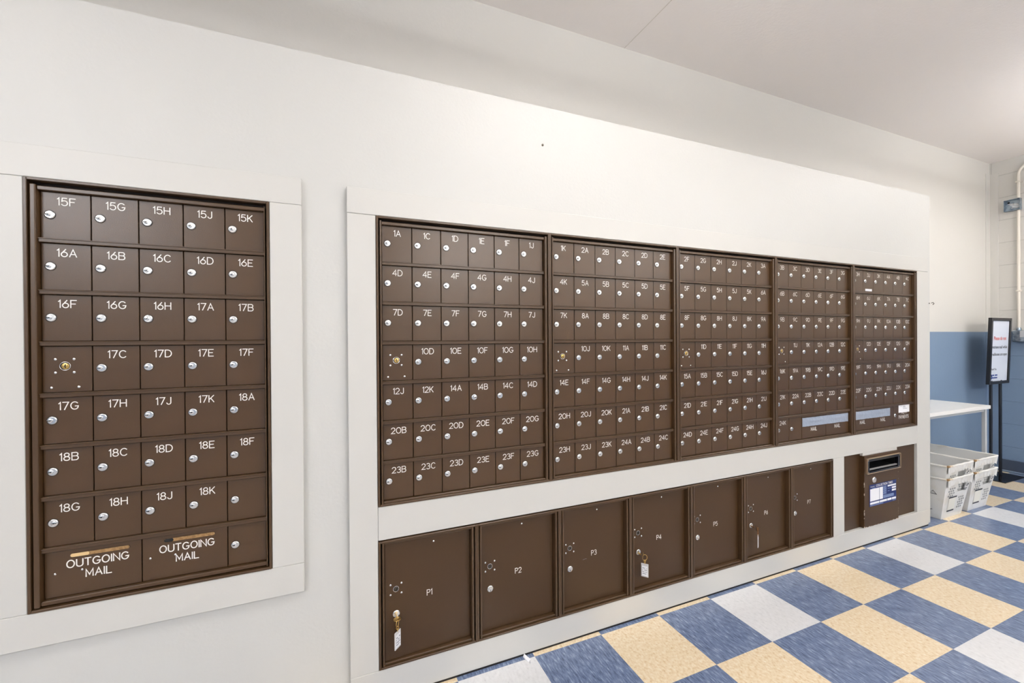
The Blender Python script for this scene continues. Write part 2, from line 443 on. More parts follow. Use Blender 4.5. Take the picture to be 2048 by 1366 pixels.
def master_mesh(brass, pts, sc=1.0):
    """master lock with its screws; origin at the lock centre"""
    mb = MB(); mb.mi = 0
    mb.tube([(.0110*sc*math.cos(a*math.pi/10), -.0004, .0110*sc*math.sin(a*math.pi/10)) for a in range(20)], .0008, 8, True)
    mb.mi = 1; mb.lathe([(.0108*sc, .0002), (.0108*sc, .0006)], n=22)
    mb.mi = 2; mb.lathe([(.0082*sc, .0004), (.0082*sc, .0016), (.0074*sc, .002)], c=(.0008, 0, 0), n=20)
    mb.mi = 1
    for (x, z) in ((.0012, .0032), (.0002, 0), (.0012, -.0032)): mb.box(x-.0011, x+.0011, -.0026, -.001, z-.0019, z+.0019)
    mb.mi = 0
    for x, z in pts: mb.lathe([(.0033, 0), (.0033, .0008), (.0022, .0016)], c=(x, 0, z), n=12)
    return mb.mesh('master_lock', [m_chrome, m_black, brass], True)
MLOCK = master_mesh(m_brass, [(-.0198, .0184), (.0181, .0184), (-.0198, -.0171), (.0181, -.0171), (-.028, -.057), (.0275, -.057)])
PMLOCK = master_mesh(m_steel_dk, [(-.0185, .017), (.0185, .017), (-.0185, -.017), (.0185, -.017)], .85)
def door_mesh(wd, h):
    return MB().box(.0011, wd-.0011, 0, .003, 0, h, .0009).mesh('door', m_brown)
DH = ROWP-RAIL-.0012
DOOR1, DOOR2 = door_mesh(COLP, DH), door_mesh(2*COLP, DH)

def frame_mesh(W, H, dl, dr, zt, zb, rails, m):
    """flange, groove, rounded stiles, cross rails, dark back"""
    mb = MB(); mb.mi = 0
    f = .0072
    mb.box(0, f, -.003, .034, 0, H, .0012); mb.box(W-f, W, -.003, .034, 0, H, .0012)
    mb.box(f, W-f, -.003, .034, H-f, H, .0012); mb.box(f, W-f, -.003, .034, 0, f, .0012)
    sl0, sl1 = f+.0042, dl-.0008
    sr0, sr1 = dr+.0012, W-f-.0042
    mb.box(sl0, sl1, -.0015, .034, zb-.013, zt+.013, .0026, 3)
    mb.box(sr0, sr1, -.0015, .034, zb-.013, zt+.013, .0026, 3)
    mb.box(sl1, sr0, .004, .034, zt, zt+.0105, .0014); mb.box(sl1, sr0, .003, .034, zb-.0115, zb-.0006, .0014)
    mb.mi = 1; mb.box(f, W-f, .022, .034, f, zb-.012); mb.box(f, W-f, .022, .034, zt+.011, H-f); mb.mi = 0
    for z in rails:
        mb.box(sl1, sr0, .0065, .034, z-RAIL/2, z+RAIL/2, .0012)
        mb.box(sl1, sr0, .0045, .0075, z+RAIL/2-.003, z+RAIL/2-.0002, .0006)
    mb.mi = 1
    mb.box(.002, W-.002, .034, .038, .002, H-.002)
    return mb.mesh('frame', [m, m_inside])

def mailbox_unit(label, group, x0, z0, W, H, dl, ncol, nrow, z_first, rows):
    """rows: labels top to bottom; z_first: bottom of the top row's doors in world z"""
    t = thing('mailbox_unit', label, 'mailbox unit', (x0, 0, z0), group=group)
    zb = [z_first-k*ROWP-z0 for k in range(nrow)]
    rails = [z-RAIL/2 for z in zb[:-1]]
    link('frame', frame_mesh(W, H, dl, dl+ncol*COLP, zb[0]+DH+.0008, zb[-1], rails, m_brown_fr), t)
    doors = {}
    for k, row in enumerate(rows):
        c = 0
        for lab in row:
            span = 2 if lab.startswith('=') else 1
            d = link('door', DOOR2 if span == 2 else DOOR1, t, (dl+c*COLP, .0155, zb[k]+.0006))
            doors[(k, c)] = d
            if lab == '*':
                link('master_lock', MLOCK, d, (.0466, 0, .0696))
            elif span == 1:
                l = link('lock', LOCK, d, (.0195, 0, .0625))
                if lab in ('18G', '14B'): l.rotation_euler = (0, math.pi, 0)
                if lab: letter_obj(d, lab, .0198, COLP*.515, .0895)
            c += span
    return t, doors

tL, dL = mailbox_unit('separate brown mailbox unit at left, boxes 15F to 18K and two outgoing slots', None,
    LX0, LZ0, LX1-LX0, LZ1-LZ0, .0245, 5, 8, 1.5005, [
    ['15F', '15G', '15H', '15J', '15K'], ['16A', '16B', '16C', '16D', '16E'], ['16F', '16G', '16H', '17A', '17B'],
    ['*', '17C', '17D', '17E', '17F'], ['17G', '17H', '17J', '17K', '18A'], ['18B', '18C', '18D', '18E', '18F'],
    ['18G', '18H', '18J', '18K', ''], ['=o', '=o', '']])
def slot(d, x0, x1, z, split, ma, mbm):
    mb = MB(); h = .0055
    pts = lambda a, b, y: [(a+h+h*math.cos(math.radians(q)), y, z+h*math.sin(math.radians(q))) for q in range(90, 271, 30)] + [(b-h+h*math.cos(math.radians(q)), y, z+h*math.sin(math.radians(q))) for q in range(-90, 91, 30)]
    mb.mi = 0
    mb.tube(pts(x0, x1, -.0004), .0009, 6, True)
    mb.mi = 1; mb.poly(pts(x0, split, -.0003)); mb.mi = 2; mb.poly(pts(split-2*h, x1, -.0002))
    return obj('mail_slot', mb, [m_brown_fr, ma, mbm], d)
d = dL[(7, 0)]
slot(d, .052, .179, .1055, .092, m_masking, m_twine)
mb = MB(); mb.ribbon(text_strokes('OUTGOING', .0195, .111, .0735, 1.0, .22)+text_strokes('MAIL', .0195, .112, .0425, 1.0, .25), .0028, -.0006); obj('lettering', mb, m_letter, d)
obj('screw', MB().lathe([(.0028, 0), (.0028, .001), (.0015, .0016)], c=(.022, 0, .062), n=10).lathe([(.0028, 0), (.0028, .001), (.0015, .0016)], c=(.077, 0, .0635), n=10), m_chrome, d)
d = dL[(7, 2)]
slot(d, .050, .174, .1065, .073, m_black, m_twine)
mb = MB(); mb.ribbon(text_strokes('OUTGOING', .0195, .106, .0735, 1.0, .22)+text_strokes('MAIL', .0195, .106, .0425, 1.0, .25), .0028, -.0006); obj('lettering', mb, m_letter, d)
obj('screw', MB().lathe([(.0028, 0), (.0028, .001), (.0015, .0016)], c=(.019, 0, .0625), n=10).lathe([(.0028, 0), (.0028, .001), (.0015, .0016)], c=(.077, 0, .0625), n=10), m_chrome, d)

UW = (RX1-RX0)/5
def seq(n, s): return ['%d%s' % (n, c) for c in s]
BANK = [
 ('brown mailbox unit with boxes 1A to 23G, nearest the camera in the long bank',
  [['1A', '1C', '1D', '1E', '1F', '1J'], seq(4, 'DEFGHJ'), seq(7, 'DEFGHJ'), ['*']+seq(10, 'DEFGH'), ['12J', '12K', '14A', '14B', '14C', '14D'], seq(20, 'BCDEFG'), seq(23, 'BCDEFG')]),
 ('brown mailbox unit with boxes 1K to 24C, second from the left in the long bank',
  [['1K', '2A', '2B', '2C', '2D', '2E'], ['4K', '5A', '5B', '5C', '5D', '5E'], ['7K', '8A', '8B', '8C', '8D', '8E'], ['*', '10J', '10K', '11A', '11B', '11C'], seq(14, 'EFGHJK'), ['20H', '20J', '20K', '21A', '21B', '21C'], ['23H', '23J', '23K', '24A', '24B', '24C']]),
 ('brown mailbox unit with boxes 2F to 24J, in the middle of the long bank',
  [['2F', '2G', '2H', '2J', '2K', '3A'], ['5F', '5G', '5H', '5J', '5K', '6A'], ['8F', '8G', '8H', '8J', '8K', '9A'], ['*']+seq(11, 'DEFGH'), ['15A', '15B', '15C', '15D', '15E', '16J'], seq(21, 'DEFGHJ'), seq(24, 'DEFGHJ')]),
 ('brown mailbox unit with boxes 3B to 24K and grey tape over two outgoing mail slots',
  [seq(3, 'BCDEFG'), seq(6, 'BCDEFG'), seq(9, 'BCDEFG'), ['*', '11J', '11K', '12A', '12B', '12C'], ['16K', '19A', '19B', '19C', '19D', '19E'], ['21K', '22A', '22B', '22C', '22D', '22E'], ['24K', '', '=', '=']]),
 ('brown mailbox unit at the far right end with a payments box under 23A',
  [['3H', '3J', '3K', '4A', '4B', '4C'], ['6H', '6J', '6K', '7A', '7B', '7C'], ['9H', '9J', '9K', '10A', '10B', '10C'], ['*']+seq(12, 'DEFGH'), ['19F', '19G', '19H', '19J', '19K', '20A'], ['22F', '22G', '22H', '22J', '22K', '23A'], ['=', '=', '=p']]),
]
bank = []
for k, (lab, rows) in enumerate(BANK):
    bank.append(mailbox_unit(lab, 'mailbox units in the long bank', RX0+k*UW, RZ0, UW, RZ1-RZ0, .0188, 6, 7, 1.4945, rows))
def mail_text(d, cx_):
    mb = MB(); mb.ribbon(text_strokes('OUTGOING', .019, cx_, .0690, .95, .22)+text_strokes('MAIL', .019, cx_, .0385, .95, .25), .0026, -.0006); obj('lettering', mb, m_letter, d)
for key in ((6, 2), (6, 4)): mail_text(bank[3][1][key], .100)
for key in ((6, 0), (6, 2)): mail_text(bank[4][1][key], .092)
def tape(d, x0, x1, z0, z1, seed):
    """a crinkled strip of duct tape with ridges over the slots"""
    rnd = random.Random(seed); mb = MB(); nx, nz = 40, 8
    V = []
    for i in range(nx+1):
        for j in range(nz+1):
            u, v = i/nx, j/nz
            y = -.0012-.0007*rnd.random()
            for c in (.26, .75):
                q = (u-c)/.19
                if abs(q) < 1: y -= .0035*(1-q*q)*math.exp(-((v-.58-.08*q*q)/.10)**2)
            e = .0015*(rnd.random()-.5) if j in (0, nz) else 0
            V.append(mb.bm.verts.new((x0+(x1-x0)*u, y, z0+(z1-z0)*v+e)))
    for i in range(nx):
        for j in range(nz):
            a = i*(nz+1)+j; mb.bm.faces.new((V[a], V[a+nz+1], V[a+nz+2], V[a+1]))
    o = obj('duct_tape', mb, m_tape, d, smooth=True); o['label'] = 'shiny grey duct tape'
    return o
tape(bank[3][1][(6, 2)], .003, .404, .0655, .113, 1)
tape(bank[4][1][(6, 0)], .001, .372, .0655, .113, 2)
d = bank[4][1][(6, 4)]
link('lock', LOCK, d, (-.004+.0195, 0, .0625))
mb = MB(); mb.ribbon(text_strokes('RENT', .019, .118, .069, .95, .3)+text_strokes('PAYMENTS', .019, .109, .0385, .82, .22), .0026, -.0006); obj('lettering', mb, m_letter, d)
s = obj('paper_label', MB().box(.052, .172, -.0018, -.0010, .076, .1225), m_white, d); s['label'] = 'white paper label'
mb = MB()
for (x0, x1, z) in ((.10, .125, .114), (.098, .128, .107), (.10, .145, .099), (.075, .082, .113)): obj('print_line', MB().box(x0, x1, -.0022, -.0017, z-.0012, z+.0012), m_greyink, s)
d = bank[4][1][(0, 1)]
s = obj('paper_label', MB().box(.02, .085, -.0016, -.0006, .004, .017), m_white, d); s['label'] = 'small white label strip'

# ------------------------------------------------------------------ parcel lockers
KW = (KX1-KX0)/7; KH = KZ1-KZ0
KDL, KDR, KDB, KDT = .0205, .3265, .0165, .4185
PDOOR = MB().box(0, KDR-KDL, 0, .004, 0, KDT-KDB, .001).mesh('door', m_brown_dk)
PSCREW = MB().lathe([(.0033, 0), (.0033, .001), (.002, .0018)], n=12).mesh('screw', m_chrome, True)
mbk = MB(); W, H, f = KW, KH, .0072
mbk.box(0, f, -.003, .06, 0, H, .0012); mbk.box(W-f, W, -.003, .06, 0, H, .0012)
mbk.box(f, W-f, -.003, .06, H-f, H, .0012); mbk.box(f, W-f, -.003, .06, 0, f, .0012)
mbk.box(f+.0045, KDL-.0012, -.0015, .06, f, H-f, .0026, 3); mbk.box(KDR+.0012, W-f-.0045, -.0015, .06, f, H-f, .0026, 3)
mbk.box(KDL-.001, KDR+.001, .001, .06, H-f-.0065, H-f-.001, .001); mbk.box(KDL-.001, KDR+.001, .004, .06, f+.001, KDB-.0015, .001)
mbk.mi = 1; mbk.box(.002, W-.002, .06, .064, .002, H-.002)
PFRAME = mbk.mesh('frame', [m_brown_fr, m_inside])
where = ['nearest the camera, key with white tag in lock', 'with an empty lock, between P1 and P3', 'with a short scratch beside its empty lock',
         'with a key on a brass ring and white tag', 'with an empty lock, between P4 and P6', 'with a brown key and thin hanging tag', 'rightmost of the row, beside the white post']
pdoors = []
for k in range(7):
    t = thing('parcel_locker', 'brown metal parcel locker P%d %s' % (k+1, where[k]), 'parcel locker', (KX0+k*KW, 0, KZ0), group='parcel lockers under the mailboxes')
    link('frame', PFRAME, t)
    ajar = math.radians(2.0) if k in (0, 5) else 0      # two doors do not quite shut: hinged on the right
    wd = KDR-KDL
    d = link('door', PDOOR, t, (KDR-wd*math.cos(ajar), .0215-wd*math.sin(ajar), KDB), (0, 0, ajar))
    pdoors.append(d)
    link('lock', PLOCK, d, (.0375, 0, .168-KDB+.004))
    link('master_lock', PMLOCK, d, (.0375, 0, .257-KDB))
    link('screw', PSCREW, d, (.170, 0, .396-KDB))
    letter_obj(d, 'P%d' % (k+1), .0195, .154, .206-KDB+.001, wd=.0024, xs=.9)
d = pdoors[2]
obj('scratch', MB().ribbon([[(.10, .18), (.112, .1815), (.118, .181)]], .0016, -.0004), m_greyink, d)

def key(k, label, bow_up, ring_rot, tag_rot, m_key, tag_thick=.0035, tw=.031, th=.058):
    """a key standing in the lock of locker k, with split ring and plastic tag"""
    x = KX0+k*KW+KDL+.0375; z = KZ0+.172
    ajar = math.radians(2.0) if k in (0, 5) else 0
    y = .0215-(KDR-KDL-.0375)*math.sin(ajar)-.0052
    t = thing('key', label, 'key', (x, y, z), group='keys in the parcel lockers')
    mb = MB()
    mb.box(-.0012, .0012, -.014, .0005, -.0065, .0005, .0004)
    n = 18
    for sgn in (1,):
        ring = []
        for i in range(n):
            a = 2*math.pi*i/n
            ring.append((.0125*math.cos(a), .0105*math.sin(a)))
        if bow_up:   # bow lies level
            top = [mb.bm.verts.new((p, -.022+q, -.002)) for p, q in ring]; bot = [mb.bm.verts.new((p, -.022+q, -.0045)) for p, q in ring]
        else:        # bow stands on edge, turned to the right
            top = [mb.bm.verts.new((.003+q*.6+.001, -.022+q*.8, -.004+p)) for p, q in ring]; bot = [mb.bm.verts.new((.006+q*.6+.001, -.0205+q*.8, -.004+p)) for p, q in ring]
        mb.bm.faces.new(top); mb.bm.faces.new(bot[::-1])
        for i in range(n): mb.bm.faces.new((top[i], bot[i], bot[(i+1) % n], top[(i+1) % n]))
    obj('key_bow', mb, m_key, t, smooth=True)
    rr = .0125; cx_, cy_ = (.0, -.029) if bow_up else (.010, -.026)
    cz_ = -.0125 if bow_up else -.012
    ca, sa = math.cos(ring_rot), math.sin(ring_rot)
    obj('key_ring', MB().tube([(cx_+rr*.85*math.cos(a*math.pi/14)*ca, cy_+rr*.85*math.cos(a*math.pi/14)*sa, cz_+rr*math.sin(a*math.pi/14)) for a in range(28)], .0011, 8, True), m_key, t, smooth=True)
    lz = cz_-rr
    obj('link', MB().tube([(cx_+.004*math.cos(a*math.pi/8), cy_, lz-.004+.006*math.sin(a*math.pi/8)) for a in range(16)], .001, 6, True)
        .tube([(cx_, cy_+.0035*math.cos(a*math.pi/8), lz-.011+.006*math.sin(a*math.pi/8)) for a in range(16)], .001, 6, True), m_key, t, smooth=True)
    tz = lz-.014
    tg = obj('key_tag', MB().box(-tw/2, tw/2, -tag_thick/2, tag_thick/2, -th, 0, .0012, 2), m_ptag, t, (cx_, cy_, tz), (0, 0, tag_rot))
    tg['label'] = 'clear plastic tag with white insert'
    mb = MB(); mb.mi = 0
    mb.box(-tw/2+.004, tw/2-.004, -tag_thick/2-.0006, -tag_thick/2, -th+.005, -.010)
    mb.mi = 1
    rnd = random.Random(k)
    for i in range(7):
        for j in range(4):
            if rnd.random() < .85: mb.box(-tw/2+.006+i*.0028, -tw/2+.0078+i*.0028, -tag_thick/2-.001, -tag_thick/2-.0005, -.021-j*.008, -.0155-j*.008-.003*rnd.random())
    obj('insert', mb, [m_white, m_greyink], tg)
    return t
key(0, 'brass key with white plastic tag hanging in the lock of locker P1', True, math.radians(60), math.radians(45), m_brass)
key(3, 'brass key on a round ring with white tag facing out in locker P4', False, math.radians(-20), math.radians(-50), m_brass)
key(5, 'brown key with a thin edge-on tag in the lock of locker P6', False, math.radians(30), math.radians(36), m_brass_old)

# ------------------------------------------------------------------ collection box
def worn(name, x0, x1, zt):
    m = mat(name, srgb(68, 47, 26), .40, bump=(520, .2, .001), spec=.4)
    nt = m.node_tree; p = nt.nodes['Principled BSDF']
    tc = nt.nodes.new('ShaderNodeTexCoord'); sp = nt.nodes.new('ShaderNodeSeparateXYZ'); nt.links.new(tc.outputs['Object'], sp.inputs[0])
    def mth(op, a, b):
        n = nt.nodes.new('ShaderNodeMath'); n.operation = op
        for i, v in enumerate((a, b)):
            if isinstance(v, (int, float)): n.inputs[i].default_value = v
            else: nt.links.new(v, n.inputs[i])
        return n.outputs[0]
    ed = mth('MAXIMUM', mth('MAXIMUM', mth('LESS_THAN', sp.outputs['X'], x0), mth('GREATER_THAN', sp.outputs['X'], x1)), mth('LESS_THAN', sp.outputs['Z'], .003))
    nz = nt.nodes.new('ShaderNodeTexNoise'); nz.inputs['Scale'].default_value = 62; nz.inputs['Detail'].default_value = 2
    nt.links.new(tc.outputs['Object'], nz.inputs['Vector'])
    low = mth('MULTIPLY', mth('LESS_THAN', sp.outputs['Z'], zt), mth('LESS_THAN', sp.outputs['Y'], -.0060))
    f = mth('MULTIPLY', mth('MULTIPLY', ed, low), mth('GREATER_THAN', nz.outputs['Fac'], .56))
    mx = nt.nodes.new('ShaderNodeMix'); mx.data_type = 'RGBA'
    mx.inputs['A'].default_value = srgb(68, 47, 26); mx.inputs['B'].default_value = srgb(190, 176, 158)
    nt.links.new(f, mx.inputs['Factor']); nt.links.new(mx.outputs['Result'], p.inputs['Base Color'])
    return m
m_worn = worn('worn_brown_enamel', .0026, .3452, .29)
t = thing('collection_box', 'brown mail collection box with black chute and blue collection times notice', 'collection box', (2.835, 0, .112))
for a, b in ((BX0-2.835-.004, .004), (.344, BX1-2.835+.002)): obj('side_panel', MB().box(a, b, .0155, .0195, -.004, .438), m_brown_dk, t)
bw, bh = .348, .414
mb = MB(); yf = -.009
CX0, CX1, CZ0, CZ1 = .010, .352, .314, .404          # chute outer
mb.box(0, bw, yf, .0154, -.002, CZ0+.006, .0015); mb.box(0, CX0+.006, yf, .0154, CZ0+.006, bh+.004); mb.box(CX1-.012, bw, yf, .0154, CZ0+.006, bh+.004)
mb.box(CX0+.006, CX1-.012, yf, .0154, CZ1-.006, bh+.004)
obj('body', mb, m_worn, t)
mb = MB(); mb.mi = 0
yc, e = -.021, .0035
mb.box(CX0, CX1, yc, yf, CZ1-e, CZ1, .0008); mb.box(CX0, CX1, yc, yf, CZ0, CZ0+e, .0008)
mb.box(CX0, CX0+e, yc, yf, CZ0+e, CZ1-e, .0008); mb.box(CX1-e, CX1, yc, yf, CZ0+e, CZ1-e, .0008)
mb.mi = 1
mb.box(CX0+e, CX1-e, yc+.003, .0, CZ1-.019, CZ1-e); mb.box(CX0+e, CX0+.024, yc+.003, 0, CZ0+e, CZ1-.019); mb.box(CX1-.026, CX1-e, yc+.003, 0, CZ0+e, CZ1-.019)
mb.box(CX0+.024, CX1-.026, yc+.003, 0, CZ0+e, CZ0+.013)
mb.mi = 0
for q, z in ((CX0+.013, CZ1-.011), (CX1-.014, CZ1-.011), (CX0+.013, CZ0+.010), (CX1-.014, CZ0+.010)): mb.lathe([(.0032, 0), (.0032, .0012)], c=(q, yc+.003, z), n=10)
obj('chute_frame', mb, [mat('chute_bronze', srgb(196, 172, 146), .35, .8), m_blkgloss], t)
mb = MB(); mb.mi = 0
mb.box(CX0+.02, CX1-.028, .10, .104, CZ0+.01, CZ1-.01)
mb.box(CX0+.018, CX0+.022, 0, .10, CZ0+.01, CZ1-.01); mb.box(CX1-.03, CX1-.026, 0, .10, CZ0+.01, CZ1-.01); mb.box(CX0+.02, CX1-.028, 0, .10, CZ1-.016, CZ1-.012)
p0, p1 = (-.010, CZ0+.014), (.09, CZ0+.034)
mb.poly([(CX0+.022, p0[0], p0[1]), (CX1-.03, p0[0], p0[1]), (CX1-.03, p1[0], p1[1]), (CX0+.022, p1[0], p1[1])])
mb.mi = 1
mb.tube([(CX0+.022, -.009, CZ0+.022), (CX1-.03, -.009, CZ0+.022)], .006, 10)
obj('chute', mb, [mat('chute_dark', (.006, .006, .006, 1), .8, spec=.1), mat('chute_lip', srgb(150, 146, 146), .35, .7)], t, smooth=True)
link('lock', MB().lathe([(.0175, 0), (.0175, .004), (.015, .007), (.010, .008)], n=24).mesh('lock', m_chrome, True), t, (.091, yf, .271))
NX0, NX1, NZ0, NZ1 = .048, .321, .115, .2435
nt_ = obj('notice', MB().box(0, NX1-NX0, -.0012, 0, 0, NZ1-NZ0), m_notice, t, (NX0, yf, NZ0)); nt_['label'] = 'blue and white collection times notice'
nw, nh = NX1-NX0, NZ1-NZ0
def nb(x0, x1, z0, z1): obj('field', MB().box(x0*nw, x1*nw, -.0018, -.0010, z0*nh, z1*nh), m_white, nt_)
nb(.02, .35, .245, .80); nb(.365, .485, .245, .80); nb(.67, .985, .745, .815); nb(.83, .985, .62, .70); nb(.83, .985, .50, .575)
nb(.02, .35, .095, .19); nb(.37, .635, .095, .19); nb(.655, .81, .095, .19); nb(.83, .985, .095, .19)
m_print = mat('pale_print', srgb(150, 172, 212), .5)
def lines(x0, x1, z, n_): obj('print_line', MB().box(x0*nw, x1*nw, -.0018, -.0010, (z-.008)*nh, (z+.008)*nh), m_print, nt_)
for q in range(9): lines(.50, .62, .80-.045*q, 4)
for q in range(4): lines(.50, .90, .375-.035*q, 4)
lines(.67, .80, .66, 1); lines(.67, .74, .54, 1); lines(.02, .5, .045, 1); lines(.86, .985, .05, 1); lines(.09, .20, .83, 1)
font_obj('heading', 'COLLECTION TIMES', .0192, m_letter, nt_, .236*nw, -.0016, .862*nh, xs=.985)
font_obj('heading', 'POSTAL SERVICE', .0075, m_letter, nt_, .03*nw, -.0016, .885*nh, xs=.75)

# ------------------------------------------------------------------ small marks on the wall and floor
tag(obj('screw', MB().lathe([(.0045, -.002), (.0045, .002), (.003, .003)], c=(.766, PY, 2.0), n=12), m_steel_dk, smooth=True), 'small dark screw head in the white wall above the mailboxes', 'screw')
mb = MB(); P = [(.655, -.006), (.663, .002), (.672, -.008), (.676, -.03), (.668, -.046), (.664, -.036), (.658, -.022)]
top = [mb.bm.verts.new((x, y, .004+.004*math.sin(i*2.1))) for i, (x, y) in enumerate(P)]; bot = [mb.bm.verts.new((x, y, .0005)) for x, y in P]
mb.bm.faces.new(top); mb.bm.faces.new(bot[::-1])
for i in range(len(P)): mb.bm.faces.new((top[i], bot[i], bot[(i+1) % len(P)], top[(i+1) % len(P)]))
tag(obj('paper_scrap', mb, m_scrap), 'white crumpled paper scrap on the floor by the toe board', 'paper')
mb = MB(); mb.tube([(3.613, .012, 1.447), (3.618, .004, 1.450), (3.622, .002, 1.443), (3.621, .008, 1.436)], .0022, 6)
tag(obj('hook', mb.lathe([(.004, -.003), (.004, .002)], c=(3.606, PY, 1.446), n=10), m_steel_dk, smooth=True), 'tiny bent metal hook on the end of the white partition', 'hook')

# ------------------------------------------------------------------ mail tubs
def tub_shape():
    """tapered tub, origin at the floor centre of the front; front faces -y"""
    W0, W1, D0, D1, H = .262, .330, (.0, .335), (-.045, .375), .282
    th = .004
    def corner(side, end, v, ins=0):
        hw = (W0+(W1-W0)*v)/2-ins
        y = (D0[0]+(D1[0]-D0[0])*v+ins) if end == 0 else (D0[1]+(D1[1]-D0[1])*v-ins)
        return Vector((side*hw, y, v*H if ins == 0 else max(v*H, .004)))
    return W0, W1, D0, D1, H, th, corner
def make_tub(label, loc, group):
    W0, W1, D0, D1, H, th, corner = tub_shape()
    t = thing('mail_tub', label, 'mail tub', loc, group=group)
    mb = MB()
    holes_ = {(x, z) for x in range(8, 13) for z in range(10, 13)}     # hand hole in the front grid
    NU, NV = 16, 16
    for ins in (0, th):
        for (a, b, hole) in (((-1, 0), (1, 0), True), ((1, 0), (1, 1), False), ((1, 1), (-1, 1), False), ((-1, 1), (-1, 0), False)):
            grid = [[corner(a[0], a[1], j/NV, ins).lerp(corner(b[0], b[1], j/NV, ins), i/NU) for j in range(NV+1)] for i in range(NU+1)]
            V = [[mb.bm.verts.new(p) for p in c] for c in grid]
            for i in range(NU):
                for j in range(NV):
                    if hole and (i, j) in holes_: continue
                    mb.bm.faces.new((V[i][j], V[i+1][j], V[i+1][j+1], V[i][j+1]))
    q = [corner(-1, 0, 0), corner(1, 0, 0), corner(1, 1, 0), corner(-1, 1, 0)]
    mb.bm.faces.new([mb.bm.verts.new(p) for p in q]); mb.bm.faces.new([mb.bm.verts.new(p+Vector((0, 0, .004))) for p in q])
    bmesh.ops.remove_doubles(mb.bm, verts=mb.bm.verts, dist=1e-5)
    obj('tub_body', mb, m_tub, t)
    r = .0065
    c4 = [corner(-1, 0, 1), corner(1, 0, 1), corner(1, 1, 1), corner(-1, 1, 1)]
    mb = MB()
    for a, b in zip(c4, c4[1:]+c4[:1]):
        n_ = (b-a).normalized(); o_ = n_.cross(Vector((0, 0, 1)))
        mb.tube([a+(b-a)*(i/12)+o_*.002+Vector((0, 0, .0015*math.sin(i*1.7))) for i in range(13)], r, 8)
    obj('rim', mb, m_tubrim, t, smooth=True)
    def fp(u, v, off):                                     # point on the front wall; u across -1..1, v up 0..1
        hw = (W0+(W1-W0)*v)/2
        return Vector((u*hw, D0[0]+(D1[0]-D0[0])*v-off, v*H))
    # folded apron below the rim with ragged lower edge
    mb = MB(); lo, up = [], []
    for i in range(25):
        u = -1+2*i/24
        up.append(mb.bm.verts.new(fp(u, .985, .007)))
        lo.append(mb.bm.verts.new(fp(u*.985, .845-.10*max(0, abs(u)-.6)+.022*math.sin(i*2.3), .006+.005*(i % 3 == 0))))
    for i in range(24):
        mb.bm.faces.new((up[i], up[i+1], lo[i+1], lo[i]))
    obj('end_flap', mb, m_tub, t)
    # label holder
    mb = MB(); mb.mi = 0
    def fbox(u0, u1, v0, v1, off):
        mb.bm.faces.new([mb.bm.verts.new(p) for p in (fp(u0, v0, off), fp(u1, v0, off), fp(u1, v1, off), fp(u0, v1, off))]).material_index = mb.mi
    fbox(-.56, .06, .20, .50, .0015); obj('label_card', mb, mat('card', srgb(232, 230, 220), .5), t); mb = MB()
    fbox(-.60, .08, .50, .535, .003); fbox(-.62, .02, .165, .20, .003)
    fbox(.55, .86, .655, .675, .001); fbox(.62, .80, .625, .64, .001); fbox(.66, .76, .765, .80, .009); fbox(.60, .68, .735, .77, .009)
    obj('label_holder', mb, m_ink, t)
    for (uc, vc, nx, nz, du, dv) in ((-.66, .56, 3, 4, .17, .060), (.34, .22, 3, 5, .17, .062)):
        mb = MB()
        for i in range(nx):
            for j in range(nz):
                u = uc+i*du+(.5*du if j % 2 else 0); v = vc+j*dv
                mb.bm.faces.new([mb.bm.verts.new(fp(u+.060*math.cos(a*math.pi/5), v+.024*math.sin(a*math.pi/5), .0008)) for a in range(10)])
        obj('vent_holes', mb, m_tubhole, t)
    # printed marks on the left side and worn corner clips
    def lp(w_, v, off):
        a, b = corner(-1, 0, v), corner(-1, 1, v); p = a.lerp(b, w_); return p+Vector((-off, 0, 0))
    mb = MB()
    tri = [lp(.10, .60, .0012), lp(.20, .60, .0012), lp(.15, .68, .0012)]
    mb.tube(tri, .0022, 6, True)
    for (w0, w1, v) in ((.14, .30, .20), (.16, .28, .175), (.20, .29, .13), (.25, .31, .30), (.25, .31, .34), (.25, .31, .38)):
        mb.bm.faces.new([mb.bm.verts.new(p) for p in (lp(w0, v, .001), lp(w1, v, .001), lp(w1, v+.014, .001), lp(w0, v+.014, .001))])
    obj('printed_marks', mb, m_ink, t)
    mb = MB()
    p = corner(-1, 0, 1); mb.box(p.x-.004, p.x+.018, p.y-.0105, p.y+.004, p.z-.004, p.z+.0078, .002)
    obj('corner_clip', mb, m_rust, t)
    return t
def copy_tub(src, label, loc):
    r = src.copy(); COL.objects.link(r); r.location = loc; r['label'] = label
    for ch in list(src.children):
        c = ch.copy(); COL.objects.link(c); c.parent = r
    return r
TUBG = 'white plastic mail tubs stacked in pairs'
tub = make_tub('lower white plastic mail tub of the stack beside the partition', (3.857, .014, .001), TUBG)
copy_tub(tub, 'upper white plastic mail tub nested in the stack beside the partition', (3.855, .012, .088))
copy_tub(tub, 'lower white plastic mail tub of the right-hand stack near the sign', (4.206, .014, .001))
copy_tub(tub, 'upper white plastic mail tub nested in the right-hand stack near the sign', (4.203, .012, .088))

# ------------------------------------------------------------------ table
t = thing('table', 'narrow white laminate table against the blue wall behind the mail tubs', 'table', (3.66, .07, 0))
TW, TD = .925, .345
obj('tabletop', MB().box(0, TW, 0, TD, .676, .702, .002), m_table, t)
obj('apron', MB().box(.03, TW-.03, .02, TD-.02, .655, .676), m_tleg, t)
for x0, y in ((0, .012), (TW-.05, .012), (0, TD-.04), (TW-.14, TD-.04)):
    for x in (x0,): obj('leg', MB().box(x, x+.026, y, y+.022, 0, .676, .002), m_tleg, t)

